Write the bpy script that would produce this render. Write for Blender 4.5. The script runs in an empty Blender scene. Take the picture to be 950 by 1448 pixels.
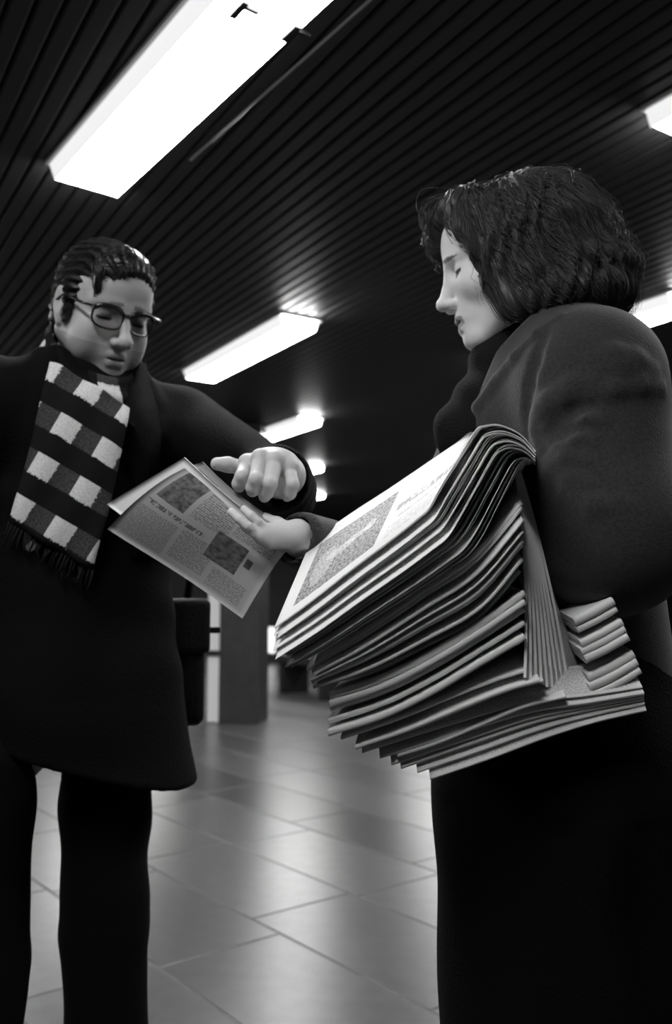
import bpy, math, random
import numpy as np
from mathutils import Vector, Matrix

random.seed(7)
rng = np.random.default_rng(7)
scene = bpy.context.scene
COL = scene.collection

# ------------------------------------------------------------------ camera
IMG_W, IMG_H, FPX = 950.0, 1448.0, 1250.0
CAM_H, HORIZON = 1.07, 850.0
PITCH = math.atan((HORIZON - IMG_H / 2) / FPX)
cam_data = bpy.data.cameras.new('camera')
cam_data.sensor_fit = 'VERTICAL'
cam_data.sensor_height = 36.0
cam_data.sensor_width = 24.0
cam_data.lens = 36.0 * FPX / IMG_H
cam_data.clip_start = 0.05
cam_data.dof.use_dof = True
cam_data.dof.focus_distance = 1.06
cam_data.dof.aperture_fstop = 4.5
cam = bpy.data.objects.new('camera', cam_data)
cam.location = (0, 0, CAM_H)
cam.rotation_euler = (math.pi / 2 + PITCH, 0, 0)
COL.objects.link(cam)
scene.camera = cam

# ------------------------------------------------------------------ world, exposure
world = bpy.data.worlds.new('world')
scene.world = world
world.use_nodes = True
world.node_tree.nodes['Background'].inputs[0].default_value = (0.02, 0.02, 0.02, 1)
world.node_tree.nodes['Background'].inputs[1].default_value = 0.15
vs = scene.view_settings
vs.view_transform = 'Standard'
vs.look = 'None'
vs.gamma = 1.0
vs.use_curve_mapping = False
vs.exposure = 2.3
scene.cycles.max_bounces = 4
scene.cycles.diffuse_bounces = 3
scene.cycles.glossy_bounces = 3
scene.cycles.transparent_max_bounces = 6
LAMP = 9.0            # radiance of the fluorescent diffusers

# ------------------------------------------------------------------ helpers
CP, SP = math.cos(PITCH), math.sin(PITCH)
def W(px, py, Y):
    """World point at distance Y in front of the camera that shows at photo pixel px, py."""
    u = (px - IMG_W / 2) / FPX
    v = (IMG_H / 2 - py) / FPX
    d = np.array([u, CP - v * SP, SP + v * CP])
    d = d / d[1] * Y
    return np.array([d[0], Y, CAM_H + d[2]])
def WZ(px, py, z):
    a = W(px, py, 1.0) - np.array([0, 0, CAM_H])
    t = (z - CAM_H) / a[2]
    return np.array([a[0] * t, t, z])
def nrm(v):
    v = np.asarray(v, float)
    return v / (np.linalg.norm(v) + 1e-12)

MATS = {}
def new_mat(name):
    m = bpy.data.materials.new(name)
    m.use_nodes = True
    nt = m.node_tree
    MATS[name] = m
    return m, nt, nt.nodes['Principled BSDF']
def mat(name, g, rough=0.7, spec=0.3, noise=0.0, nscale=40.0, bump=0.0, bscale=200.0, metal=0.0, coat=0.0, sheen=0.0):
    m, nt, b = new_mat(name)
    b.inputs['Base Color'].default_value = (g, g, g, 1)
    b.inputs['Roughness'].default_value = rough
    b.inputs['Specular IOR Level'].default_value = spec
    b.inputs['Metallic'].default_value = metal
    b.inputs['Coat Weight'].default_value = coat
    b.inputs['Sheen Weight'].default_value = sheen
    tc = nt.nodes.new('ShaderNodeTexCoord')
    if noise > 0:
        n = nt.nodes.new('ShaderNodeTexNoise')
        n.inputs['Scale'].default_value = nscale
        n.inputs['Detail'].default_value = 4
        nt.links.new(tc.outputs['Object'], n.inputs['Vector'])
        mr = nt.nodes.new('ShaderNodeMapRange')
        mr.inputs[1].default_value = 0.3
        mr.inputs[2].default_value = 0.7
        mr.inputs[3].default_value = g * (1 - noise)
        mr.inputs[4].default_value = g * (1 + noise)
        nt.links.new(n.outputs['Fac'], mr.inputs[0])
        nt.links.new(mr.outputs[0], b.inputs['Base Color'])
    if bump > 0:
        n = nt.nodes.new('ShaderNodeTexNoise')
        n.inputs['Scale'].default_value = bscale
        n.inputs['Detail'].default_value = 3
        nt.links.new(tc.outputs['Object'], n.inputs['Vector'])
        bp = nt.nodes.new('ShaderNodeBump')
        bp.inputs['Strength'].default_value = bump
        bp.inputs['Distance'].default_value = 0.004
        nt.links.new(n.outputs['Fac'], bp.inputs['Height'])
        nt.links.new(bp.outputs[0], b.inputs['Normal'])
    return m
def attr_mat(name, rough, spec, bump=0.0, bscale=300.0, coat=0.0):
    m = mat(name, 0.5, rough, spec, bump=bump, bscale=bscale, coat=coat)
    nt = m.node_tree
    a = nt.nodes.new('ShaderNodeAttribute')
    a.attribute_name = 'tone'
    nt.links.new(a.outputs['Fac'], nt.nodes['Principled BSDF'].inputs['Base Color'])
    return m

def tag(o, label=None, cat=None, group=None, kind=None):
    if label: o['label'] = label
    if cat: o['category'] = cat
    if group: o['group'] = group
    if kind: o['kind'] = kind
    return o
def mesh_data(name, verts, faces, m, smooth=True, tone=None, uvs=None):
    me = bpy.data.meshes.new(name)
    me.from_pydata(np.asarray(verts, float).tolist() if isinstance(verts, np.ndarray) else [tuple(map(float, v)) for v in verts], [],
                   faces.tolist() if isinstance(faces, np.ndarray) else faces)
    me.materials.append(MATS[m])
    if smooth:
        me.polygons.foreach_set('use_smooth', np.ones(len(me.polygons), bool))
    if tone is not None:
        at = me.attributes.new('tone', 'FLOAT', 'POINT')
        at.data.foreach_set('value', np.asarray(tone, np.float32))
    if uvs is not None:
        ul = me.uv_layers.new(name='UVMap')
        idx = np.empty(len(me.loops), np.int32)
        me.loops.foreach_get('vertex_index', idx)
        ul.data.foreach_set('uv', np.asarray(uvs, np.float32)[idx].ravel())
    me.update()
    return me
def obj(name, verts, faces, m, parent=None, base=None, **kw):
    """One mesh object; its vertices are given in world space and stored relative to base."""
    if base is None:
        base = np.array(parent['_base'][:]) if parent is not None else np.zeros(3)
    base = np.asarray(base, float)
    v = np.asarray([tuple(p) for p in verts] if not isinstance(verts, np.ndarray) else verts, float) - base
    o = bpy.data.objects.new(name, mesh_data(name, v, faces, m, **kw))
    COL.objects.link(o)
    if parent is not None:
        o.parent = parent
        off = base - np.array(parent['_base'][:])
        o.location = tuple(off)
    else:
        o.location = tuple(base)
    o['_base'] = [float(x) for x in base]
    return o
def empty(name, loc):
    o = bpy.data.objects.new(name, None)
    o.location = tuple(float(x) for x in loc)
    o.empty_display_size = 0.1
    o['_base'] = [float(x) for x in loc]
    COL.objects.link(o)
    return o

class MB:
    """Collects simple shapes into one mesh."""
    def __init__(s): s.v, s.f = [], []
    def raw(s, v, f):
        n = len(s.v)
        s.v += [tuple(map(float, p)) for p in v]
        s.f += [tuple(i + n for i in q) for q in f]
        return s
    def box(s, c, size, R=None):
        c = np.asarray(c, float)
        h = np.asarray(size, float) / 2
        R = np.eye(3) if R is None else R
        p = [c + R @ (h * np.array(q)) for q in ((-1,-1,-1),(1,-1,-1),(1,1,-1),(-1,1,-1),(-1,-1,1),(1,-1,1),(1,1,1),(-1,1,1))]
        return s.raw(p, [(0,3,2,1),(4,5,6,7),(0,1,5,4),(1,2,6,5),(2,3,7,6),(3,0,4,7)])
    def tube(s, pts, r, n=8, closed=False):
        pts = [np.asarray(p, float) for p in pts]
        m = len(pts)
        rr = [r] * m if np.isscalar(r) else list(r)
        v = []
        ref = None
        for i in range(m):
            a = pts[i - 1] if (i > 0 or closed) else pts[i]
            b = pts[(i + 1) % m] if (i < m - 1 or closed) else pts[i]
            t = nrm(b - a)
            if ref is None:
                ref = np.array([0, 0, 1.0]) if abs(t[2]) < 0.9 else np.array([1.0, 0, 0])
            ref = nrm(ref - t * ref.dot(t))
            e = np.cross(t, ref)
            for k in range(n):
                a_ = 2 * math.pi * k / n
                v.append(pts[i] + rr[i] * (math.cos(a_) * ref + math.sin(a_) * e))
        f = []
        for i in range(m if closed else m - 1):
            j = (i + 1) % m
            for k in range(n):
                f.append((i*n+k, i*n+(k+1)%n, j*n+(k+1)%n, j*n+k))
        if not closed:
            f.append(tuple(range(n))[::-1])
            f.append(tuple((m-1)*n + k for k in range(n)))
        return s.raw(v, f)
    def build(s, name, m, parent=None, base=None, smooth=False, **kw):
        return obj(name, np.array(s.v), s.f, m, parent, base, smooth=smooth, **kw)
def rotz(a):
    c, s = math.cos(a), math.sin(a)
    return np.array([[c, -s, 0], [s, c, 0], [0, 0, 1.0]])
def crom(pts, n):
    """Catmull-Rom resampling of a polyline to n points."""
    P = np.asarray(pts, float)
    P = np.vstack([2*P[0]-P[1], P, 2*P[-1]-P[-2]])
    seg = len(P) - 3
    out = []
    for t in np.linspace(0, seg - 1e-6, n):
        i = int(t); u = t - i
        a, b, c, d = P[i:i+4]
        out.append(0.5*((2*b)+(-a+c)*u+(2*a-5*b+4*c-d)*u*u+(-a+3*b-3*c+d)*u**3))
    return np.array(out)

# ------------------------------------------------------------------ implicit surfaces (for bodies, clothes, hair)
class Field:
    def __init__(s): s.ops = []
    def _add(s, fn, lo, hi, k, mode):
        s.ops.append((fn, np.asarray(lo, float), np.asarray(hi, float), k, mode)); return s
    def ell(s, c, r, k=0.01, R=None, mode='u'):
        c = np.asarray(c, float); r = np.asarray(r, float)
        Rm = np.eye(3) if R is None else np.asarray(R, float)   # columns: local axes
        def fn(x, y, z):
            x, y, z = x - c[0], y - c[1], z - c[2]
            q = [(Rm[0,i]*x + Rm[1,i]*y + Rm[2,i]*z) for i in range(3)]
            k0 = np.sqrt((q[0]/r[0])**2 + (q[1]/r[1])**2 + (q[2]/r[2])**2)
            k1 = np.sqrt((q[0]/r[0]**2)**2 + (q[1]/r[1]**2)**2 + (q[2]/r[2]**2)**2) + 1e-9
            return k0 * (k0 - 1) / k1
        ext = np.abs(Rm) @ r
        return s._add(fn, c - ext, c + ext, k, mode)
    def cone(s, a, b, ra, rb, k=0.01, sc=None, mode='u'):
        """Round cone; sc=(axis angle about z, scale along local x) squashes it."""
        a = np.asarray(a, float); b = np.asarray(b, float)
        M = np.eye(3); m = 1.0
        if sc is not None:
            Rz = rotz(sc[0])
            M = np.diag([1/sc[1], 1.0, 1.0]) @ Rz.T
            m = min(1.0, sc[1])
        cen = a
        bb = M @ (b - a)
        L2 = max(bb.dot(bb), 1e-12)
        def fn(x, y, z):
            x, y, z = x - cen[0], y - cen[1], z - cen[2]
            X = M[0,0]*x + M[0,1]*y + M[0,2]*z
            Y = M[1,0]*x + M[1,1]*y + M[1,2]*z
            Z = M[2,0]*x + M[2,1]*y + M[2,2]*z
            t = np.clip((X*bb[0] + Y*bb[1] + Z*bb[2]) / L2, 0, 1)
            d = np.sqrt((X-bb[0]*t)**2 + (Y-bb[1]*t)**2 + (Z-bb[2]*t)**2) - (ra + (rb-ra)*t)
            return d * m
        R = max(ra, rb) * (max(1.0, sc[1]) if sc is not None else 1.0)
        return s._add(fn, np.minimum(a, b) - R, np.maximum(a, b) + R, k, mode)
    def chain(s, pts, rs, k=0.01, mode='u'):
        for i in range(len(pts) - 1):
            r0 = rs if np.isscalar(rs) else rs[i]
            r1 = rs if np.isscalar(rs) else rs[i+1]
            s.cone(pts[i], pts[i+1], r0, r1, k, mode=mode)
        return s
    def half(s, p, n, k=0.01):
        """Cut away everything on the side of the plane that n points to."""
        p = np.asarray(p, float); n = nrm(n)
        def fn(x, y, z): return (p[0]-x)*n[0] + (p[1]-y)*n[1] + (p[2]-z)*n[2]
        return s._add(fn, [-9]*3, [9]*3, k, 's')
    def disp(s, fn, lo, hi):
        return s._add(fn, lo, hi, 0, 'd')
    @staticmethod
    def _comb(d, e, k, mode):
        if mode == 'u':
            h = np.maximum(k - np.abs(d - e), 0) / max(k, 1e-9)
            return np.minimum(d, e) - h*h*k*0.25
        if mode == 's':
            e = -e
            h = np.maximum(k - np.abs(d - e), 0) / max(k, 1e-9)
            return np.maximum(d, e) + h*h*k*0.25
        return d + e
    def at(s, P):
        P = np.asarray(P, float)
        x, y, z = P[..., 0], P[..., 1], P[..., 2]
        d = np.full(x.shape, 1.0)
        for fn, lo, hi, k, mode in s.ops:
            if mode == 'd':
                m = (x > lo[0]) & (x < hi[0]) & (y > lo[1]) & (y < hi[1]) & (z > lo[2]) & (z < hi[2])
                d = np.where(m, d + fn(x, y, z), d)
            else:
                d = s._comb(d, fn(x, y, z), k, mode)
        return d
    def grad(s, P, e=0.0015):
        g = np.stack([s.at(P + np.array(v)*e) - s.at(P - np.array(v)*e) for v in ((1,0,0),(0,1,0),(0,0,1))], -1)
        return g / (np.linalg.norm(g, axis=-1, keepdims=True) + 1e-9)
    def mesh(s, h, pad=0.0):
        us = [o for o in s.ops if o[4] == 'u']
        lo = np.min([o[1] - o[3] for o in us], 0) - 3*h - pad
        hi = np.max([o[2] + o[3] for o in us], 0) + 3*h + pad
        n = np.ceil((hi - lo) / h).astype(int) + 1
        ax = [(lo[i] + h*np.arange(n[i])).astype(np.float32) for i in range(3)]
        d = np.full(n, 1.0, np.float32)
        for fn, l, u, k, mode in s.ops:
            p = 0.0 if mode == 'd' else k + 3*h
            i0 = np.clip(np.floor((l - p - lo)/h).astype(int), 0, n - 1)
            i1 = np.clip(np.ceil((u + p - lo)/h).astype(int) + 1, 1, n)
            if np.any(i1 <= i0): continue
            sl = tuple(slice(i0[i], i1[i]) for i in range(3))
            x = ax[0][sl[0]][:, None, None]; y = ax[1][sl[1]][None, :, None]; z = ax[2][sl[2]][None, None, :]
            d[sl] = s._comb(d[sl], fn(x, y, z).astype(np.float32), k, mode)
        return surface_nets(d, lo, h)
def surface_nets(d, lo, h):
    ins = d < 0
    cnt = np.zeros(np.array(d.shape) - 1, np.int8)
    nx, ny, nz = d.shape
    offs = [(i, j, k) for i in (0, 1) for j in (0, 1) for k in (0, 1)]
    for i, j, k in offs:
        cnt += ins[i:nx-1+i, j:ny-1+j, k:nz-1+k]
    act = (cnt > 0) & (cnt < 8)
    I = np.argwhere(act)
    if len(I) == 0: return np.zeros((0, 3)), np.zeros((0, 4), int)
    acc = np.zeros((len(I), 3)); num = np.zeros(len(I))
    vals = {o: d[I[:,0]+o[0], I[:,1]+o[1], I[:,2]+o[2]].astype(float) for o in offs}
    for o in offs:
        for a in range(3):
            if o[a] == 0:
                q = list(o); q[a] = 1; q = tuple(q)
                va, vb = vals[o], vals[q]
                m = (va < 0) != (vb < 0)
                t = np.where(m, va / np.where(m, va - vb, 1), 0)
                p = np.array(o, float)[None, :].repeat(len(I), 0)
                p[:, a] = t
                acc[m] += p[m]; num[m] += 1
    V = lo + h * (I + acc / num[:, None])
    idx = np.full(act.shape, -1, np.int64)
    idx[act] = np.arange(len(I))
    F = []
    for a in range(3):
        b, c = (a + 1) % 3, (a + 2) % 3
        sl0 = [slice(None)]*3; sl1 = [slice(None)]*3
        sl0[a] = slice(0, -1); sl1[a] = slice(1, None)
        s0, s1 = ins[tuple(sl0)], ins[tuple(sl1)]
        E = np.argwhere(s0 != s1)
        ok = (E[:, b] > 0) & (E[:, c] > 0) & (E[:, b] < d.shape[b]-1) & (E[:, c] < d.shape[c]-1)
        E = E[ok]
        fl = s0[tuple(E.T)]
        q = []
        for db, dc in ((-1, -1), (0, -1), (0, 0), (-1, 0)):
            e = E.copy(); e[:, b] += db; e[:, c] += dc
            q.append(idx[tuple(e.T)])
        q = np.stack(q, 1)
        q[~fl] = q[~fl][:, ::-1]
        F.append(q)
    F = np.vstack(F)
    return V, F[(F >= 0).all(1)]
def join(parts):
    V, F, T, n = [], [], [], 0
    for v, f, t in parts:
        V.append(v); F.append(np.asarray(f) + n); T.append(np.broadcast_to(t, (len(v),)).astype(float)); n += len(v)
    return np.vstack(V), np.vstack(F), np.concatenate(T)
def hit(field, px, py, Y0=0.75, Y1=2.2):
    """First point of a surface that the photo pixel looks at (finds where seams and folds lie on the cloth)."""
    Ys = np.arange(Y0, Y1, 0.002)
    P = np.array([W(px, py, y) for y in Ys])
    d = field.at(P)
    w = np.where(d < 0)[0]
    return P[w[0]] if len(w) else None

# ------------------------------------------------------------------ materials
mat('coat_black', 0.004, 0.9, 0.08, bump=0.5, bscale=260)
mat('trouser_black', 0.003, 0.85, 0.1, bump=0.3, bscale=300)
mat('coat_wool', 0.030, 0.95, 0.1, noise=0.25, nscale=220, bump=0.30, bscale=420, sheen=0.25)
mat('skirt_black', 0.003, 0.9, 0.1, bump=0.4, bscale=240)
mat('knit_dark', 0.010, 0.95, 0.1, bump=0.8, bscale=330)
mat('hair_dark', 0.026, 0.5, 0.4)
mat('hair_man', 0.014, 0.40, 0.4)
attr_mat('skin', 0.52, 0.35, bump=0.10, bscale=520)
mat('frame_black', 0.012, 0.25, 0.5)
mat('shoe_black', 0.012, 0.35, 0.5)
mat('leather_black', 0.004, 0.6, 0.2, bump=0.4, bscale=160)
mat('button_shine', 0.45, 0.2, 0.6)
mat('steel', 0.35, 0.3, 0.5, metal=0.9)
mat('slat_metal', 0.025, 0.5, 0.25, noise=0.15, nscale=6, metal=0.1)
mat('plenum', 0.012, 0.9, 0.1)
mat('wall_dark', 0.02, 0.55, 0.4, noise=0.2, nscale=2)
mat('column_stone', 0.035, 0.45, 0.4, noise=0.2, nscale=9)
mat('column_lit_side', 0.75, 0.5, 0.4)  # light on the column's left side, put into the colour
mat('bench_dark', 0.016, 0.6, 0.3)
mat('fixture_white', 0.75, 0.45, 0.4)
mat('bracket_dark', 0.03, 0.6, 0.3)
mat('grout', 0.085, 0.6, 0.2, noise=0.15, nscale=60)
def slab_mat(name, g):
    m = mat(name, g, 0.28, 0.44, noise=0.22, nscale=14, bump=0.0)
    return m
slab_mat('slab_light', 0.060); slab_mat('slab_mid', 0.047); slab_mat('slab_dark', 0.031)
def emit(name, strength):
    m, nt, b = new_mat(name)
    b.inputs['Base Color'].default_value = (0.8, 0.8, 0.8, 1)
    b.inputs['Emission Color'].default_value = (1, 1, 1, 1)
    b.inputs['Emission Strength'].default_value = strength
    return m
emit('diffuser', LAMP)
emit('side_glow', 0.17)
emit('sign_glow', 0.2)
m, nt, b = new_mat('lens_glass')
b.inputs['Base Color'].default_value = (1, 1, 1, 1)
b.inputs['Roughness'].default_value = 0.03
b.inputs['IOR'].default_value = 1.02
b.inputs['Transmission Weight'].default_value = 1.0
b.inputs['Coat Weight'].default_value = 0.25

# printed paper: flat print on newsprint, plus shade in one page's paper tone, laid out in the page's own coordinates
class Print:
    def __init__(s, name, paper, ink):
        s.m, s.nt, s.b = new_mat(name)
        s.b.inputs['Roughness'].default_value = 0.75
        s.b.inputs['Specular IOR Level'].default_value = 0.2
        tc = s.nt.nodes.new('ShaderNodeTexCoord')
        sp = s.nt.nodes.new('ShaderNodeSeparateXYZ')
        s.nt.links.new(tc.outputs['UV'], sp.inputs[0])
        s.uv, s.u, s.v = tc.outputs['UV'], sp.outputs[0], sp.outputs[1]
        s.paper, s.ink = paper, ink
        s.acc = None
    def op(s, o, a, b=0.0, c=0.0):
        n = s.nt.nodes.new('ShaderNodeMath'); n.operation = o
        for i, x in enumerate((a, b, c)):
            if isinstance(x, (int, float)): n.inputs[i].default_value = x
            else: s.nt.links.new(x, n.inputs[i])
        return n.outputs[0]
    def rect(s, u0, u1, v0, v1):
        a = s.op('MULTIPLY', s.op('GREATER_THAN', s.u, u0), s.op('LESS_THAN', s.u, u1))
        b = s.op('MULTIPLY', s.op('GREATER_THAN', s.v, v0), s.op('LESS_THAN', s.v, v1))
        return s.op('MULTIPLY', a, b)
    def noise(s, su, sv, detail=2.0):
        mp = s.nt.nodes.new('ShaderNodeMapping')
        mp.inputs['Scale'].default_value = (su, sv, 1)
        s.nt.links.new(s.uv, mp.inputs[0])
        n = s.nt.nodes.new('ShaderNodeTexNoise')
        n.inputs['Scale'].default_value = 1.0
        n.inputs['Detail'].default_value = detail
        s.nt.links.new(mp.outputs[0], n.inputs['Vector'])
        return n.outputs['Fac']
    def put(s, mask, amount):
        x = s.op('MULTIPLY', mask, amount)
        s.acc = x if s.acc is None else s.op('MAXIMUM', s.acc, x)
    def text(s, u0, u1, v0, v1, rows, letters, amount=0.7, fill=0.6):
        """Lines of small unreadable type running along u."""
        ph = s.op('FRACT', s.op('MULTIPLY', s.op('SUBTRACT', s.v, v0), rows / (v1 - v0)))
        line = s.op('LESS_THAN', ph, fill)
        word = s.op('GREATER_THAN', s.noise(letters, rows / (v1 - v0) * 1.0, 3.0), 0.47)
        s.put(s.op('MULTIPLY', s.rect(u0, u1, v0, v1), s.op('MULTIPLY', line, word)), amount)
    def textv(s, u0, u1, v0, v1, rows, letters, amount=0.7, fill=0.6):
        """The same with the lines running along v."""
        ph = s.op('FRACT', s.op('MULTIPLY', s.op('SUBTRACT', s.u, u0), rows / (u1 - u0)))
        line = s.op('LESS_THAN', ph, fill)
        word = s.op('GREATER_THAN', s.noise(rows / (u1 - u0), letters, 3.0), 0.47)
        s.put(s.op('MULTIPLY', s.rect(u0, u1, v0, v1), s.op('MULTIPLY', line, word)), amount)
    def photo(s, u0, u1, v0, v1, su, sv, lo, hi):
        n = s.noise(su, sv, 4.0)
        mr = s.nt.nodes.new('ShaderNodeMapRange')
        s.nt.links.new(n, mr.inputs[0])
        mr.inputs[1].default_value = 0.35; mr.inputs[2].default_value = 0.65
        mr.inputs[3].default_value = lo; mr.inputs[4].default_value = hi
        s.put(s.rect(u0, u1, v0, v1), mr.outputs[0])
    def blob(s, cu, cv, ru, rv, amount):
        a = s.op('POWER', s.op('DIVIDE', s.op('SUBTRACT', s.u, cu), ru), 2.0)
        b = s.op('POWER', s.op('DIVIDE', s.op('SUBTRACT', s.v, cv), rv), 2.0)
        s.acc = s.op('MULTIPLY', s.acc, s.op('SUBTRACT', 1.0, s.op('MULTIPLY', s.op('LESS_THAN', s.op('ADD', a, b), 1.0), amount)))
    def done(s):
        mr = s.nt.nodes.new('ShaderNodeMapRange')
        mr.inputs[3].default_value = s.paper; mr.inputs[4].default_value = s.ink
        if s.acc is not None: s.nt.links.new(s.acc, mr.inputs[0])
        s.nt.links.new(mr.outputs[0], s.b.inputs['Base Color'])
P = Print('front_page', 0.80, 0.05)
P.photo(0.045, 0.31, 0.10, 0.80, 130, 60, 0.35, 0.95)
P.blob(0.10, 0.40, 0.035, 0.20, 0.30)
P.blob(0.15, 0.46, 0.05, 0.055, 0.4)
P.blob(0.205, 0.50, 0.045, 0.04, 0.4)
P.blob(0.245, 0.52, 0.02, 0.06, 0.4)
P.text(0.34, 0.62, 0.42, 0.53, 1, 90, 0.55, 0.8)
P.text(0.36, 0.60, 0.30, 0.34, 1, 120, 0.35, 0.7)
P.text(0.08, 0.72, 0.86, 0.95, 3, 160, 0.25, 0.5)
P.text(0.33, 0.66, 0.62, 0.80, 4, 150, 0.22, 0.5)
P.text(0.34, 0.66, 0.10, 0.26, 4, 150, 0.25, 0.5)
P.done()
P = Print('newsprint', 0.74, 0.10)
P.text(0.05, 0.95, 0.08, 0.92, 26, 120, 0.55, 0.55)
P.done()
P = Print('back_page_shaded', 0.30, 0.03)  # dense print, with shade on the held-out page put into its paper tone
P.photo(0.06, 0.30, 0.60, 0.96, 22, 22, 0.62, 0.95)
P.text(0.04, 0.50, 0.50, 0.56, 1, 60, 0.75, 0.75)
P.text(0.04, 0.34, 0.08, 0.46, 18, 110, 0.62, 0.6)
P.text(0.34, 0.62, 0.62, 0.95, 16, 110, 0.62, 0.6)
P.text(0.37, 0.62, 0.12, 0.48, 18, 110, 0.62, 0.6)
P.photo(0.56, 0.80, 0.34, 0.66, 22, 22, 0.68, 0.97)
P.text(0.64, 0.95, 0.70, 0.94, 12, 110, 0.62, 0.6)
P.text(0.66, 0.93, 0.08, 0.30, 12, 110, 0.6, 0.6)
P.photo(0.82, 0.87, 0.48, 0.58, 12, 12, 0.8, 0.95)
P.done()
P = Print('inner_page', 0.80, 0.06)
P.text(0.12, 0.62, 0.10, 0.16, 1, 70, 0.8, 0.8)
P.text(0.10, 0.95, 0.22, 0.30, 2, 150, 0.5, 0.5)
P.done()
# checked scarf wool: rows and columns of the weave, 38 mm each, in metres of cloth
P = Print('scarf_check', 0.0, 0.0)
pu = P.op('FRACT', P.op('DIVIDE', P.u, 0.078)); pv = P.op('FRACT', P.op('DIVIDE', P.v, 0.078))
nz = P.noise(260, 260, 2.0)
wob = P.op('MULTIPLY', P.op('SUBTRACT', nz, 0.5), 0.16)
cu = P.op('LESS_THAN', P.op('ADD', pu, wob), 0.5); cv = P.op('LESS_THAN', P.op('ADD', pv, wob), 0.5)
val = P.op('ADD', P.op('MULTIPLY', P.op('MULTIPLY', cu, cv), 0.60),
           P.op('ADD', P.op('MULTIPLY', P.op('MULTIPLY', P.op('SUBTRACT', 1.0, cu), cv), P.op('MULTIPLY', nz, 0.075)), 0.009))
val = P.op('MULTIPLY', val, P.op('ADD', 0.62, P.op('MULTIPLY', nz, 0.75)))
P.nt.links.new(val, P.b.inputs['Base Color'])
P.b.inputs['Roughness'].default_value = 0.95
P.b.inputs['Specular IOR Level'].default_value = 0.1

# ------------------------------------------------------------------ the concourse
CEIL = 2.67                    # underside of the slats
X0, X1, Y0, Y1 = -8.0, 8.0, -5.0, 21.0
AX = nrm([0.53, -0.85, 0])     # lights and slats run along this
PERP = nrm([0.85, 0.53, 0])
def panel(name, c, size, m):
    o = MB().box(c, size).build(name, m, base=np.array(c) - np.array([0, 0, size[2]/2]))
    return tag(o, kind='structure')
floor = panel('floor', ((X0+X1)/2, (Y0+Y1)/2, -0.1035), (X1-X0, Y1-Y0, 0.204), 'grout')
ceiling = panel('ceiling', ((X0+X1)/2, (Y0+Y1)/2, CEIL+0.17), (X1-X0+0.4, Y1-Y0+0.4, 0.1), 'plenum')
wh = CEIL + 0.324
panel('wall_far', ((X0+X1)/2, Y1+0.1, wh/2-0.204), (X1-X0+0.4, 0.2, wh), 'wall_dark')
panel('wall_back', ((X0+X1)/2, Y0-0.1, wh/2-0.204), (X1-X0+0.4, 0.2, wh), 'wall_dark')
panel('wall_left', (X0-0.1, (Y0+Y1)/2, wh/2-0.204), (0.2, Y1-Y0, wh), 'wall_dark')
panel('wall_right', (X1+0.1, (Y0+Y1)/2, wh/2-0.204), (0.2, Y1-Y0, wh), 'wall_dark')

# ceiling slats: unit-length profile, scaled along its length to fit between the walls
PITCH_S = 0.066
prof = [(-0.029, 0.020), (-0.029, 0.005), (-0.022, 0.0), (0.022, 0.0), (0.029, 0.005), (0.029, 0.020)]
sv = [(x, s_, z) for s_ in (-0.5, 0.5) for x, z in prof]
sf = [(i, (i+1) % 6, 6+(i+1) % 6, 6+i) for i in range(6)] + [(0,1,2,3,4,5)[::-1], (6,7,8,9,10,11)]
slat_me = mesh_data('ceiling_slat', sv, sf, 'slat_metal', smooth=False)
def clip_line(q):
    p = PERP * q
    t0, t1 = -60.0, 60.0
    for a, lo, hi in ((0, X0, X1), (1, Y0, Y1)):
        ta, tb = (lo - p[a]) / AX[a], (hi - p[a]) / AX[a]
        t0, t1 = max(t0, min(ta, tb)), min(t1, max(ta, tb))
    return t0, t1
rest = MB()
nq = 0
ang = math.atan2(AX[1], AX[0]) - math.pi/2
for i in range(-140, 290):
    q = i * PITCH_S
    t0, t1 = clip_line(q)
    if t1 - t0 < 0.4: continue
    t0 += 0.06; t1 -= 0.06
    c = PERP*q + AX*(t0+t1)/2
    if -30 <= i < 268 and nq < 298:
        o = bpy.data.objects.new('ceiling_slat', slat_me)
        COL.objects.link(o)
        o.parent = ceiling
        o.location = (c[0]-ceiling.location[0], c[1]-ceiling.location[1], CEIL-ceiling.location[2])
        o.rotation_euler = (0, 0, ang)
        o.scale = (1, t1-t0, 1)
        nq += 1
    else:
        R = rotz(ang)
        rest.raw([np.array([c[0], c[1], CEIL]) + R @ np.array([x, s_*(t1-t0), z]) for x, s_, z in sv], sf)
o = rest.build('slat_rows', 'slat_metal', ceiling)
o['kind'] = 'stuff'

# floor slabs in courses, turned like the ceiling
FA = nrm([0.62, -0.785, 0]); FP = nrm([0.785, 0.62, 0])
SW, SL, GAP = 0.43, 0.86, 0.004
slab_me = {}
for key in ('slab_light', 'slab_mid', 'slab_dark'):
    hw, hl, b_ = SW/2-GAP, SL/2-GAP, 0.0025
    v = [(-hw,-hl,-0.02),(hw,-hl,-0.02),(hw,hl,-0.02),(-hw,hl,-0.02),(-hw,-hl,-b_),(hw,-hl,-b_),(hw,hl,-b_),(-hw,hl,-b_),
         (-hw+b_,-hl+b_,0),(hw-b_,-hl+b_,0),(hw-b_,hl-b_,0),(-hw+b_,hl-b_,0)]
    f = [(0,3,2,1),(0,1,5,4),(1,2,6,5),(2,3,7,6),(3,0,4,7),(4,5,9,8),(5,6,10,9),(6,7,11,10),(7,4,8,11),(8,9,10,11)]
    slab_me[key] = mesh_data('floor_slab', v, f, key, smooth=False)
slabs = []
fang = math.atan2(FA[1], FA[0]) - math.pi/2
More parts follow.
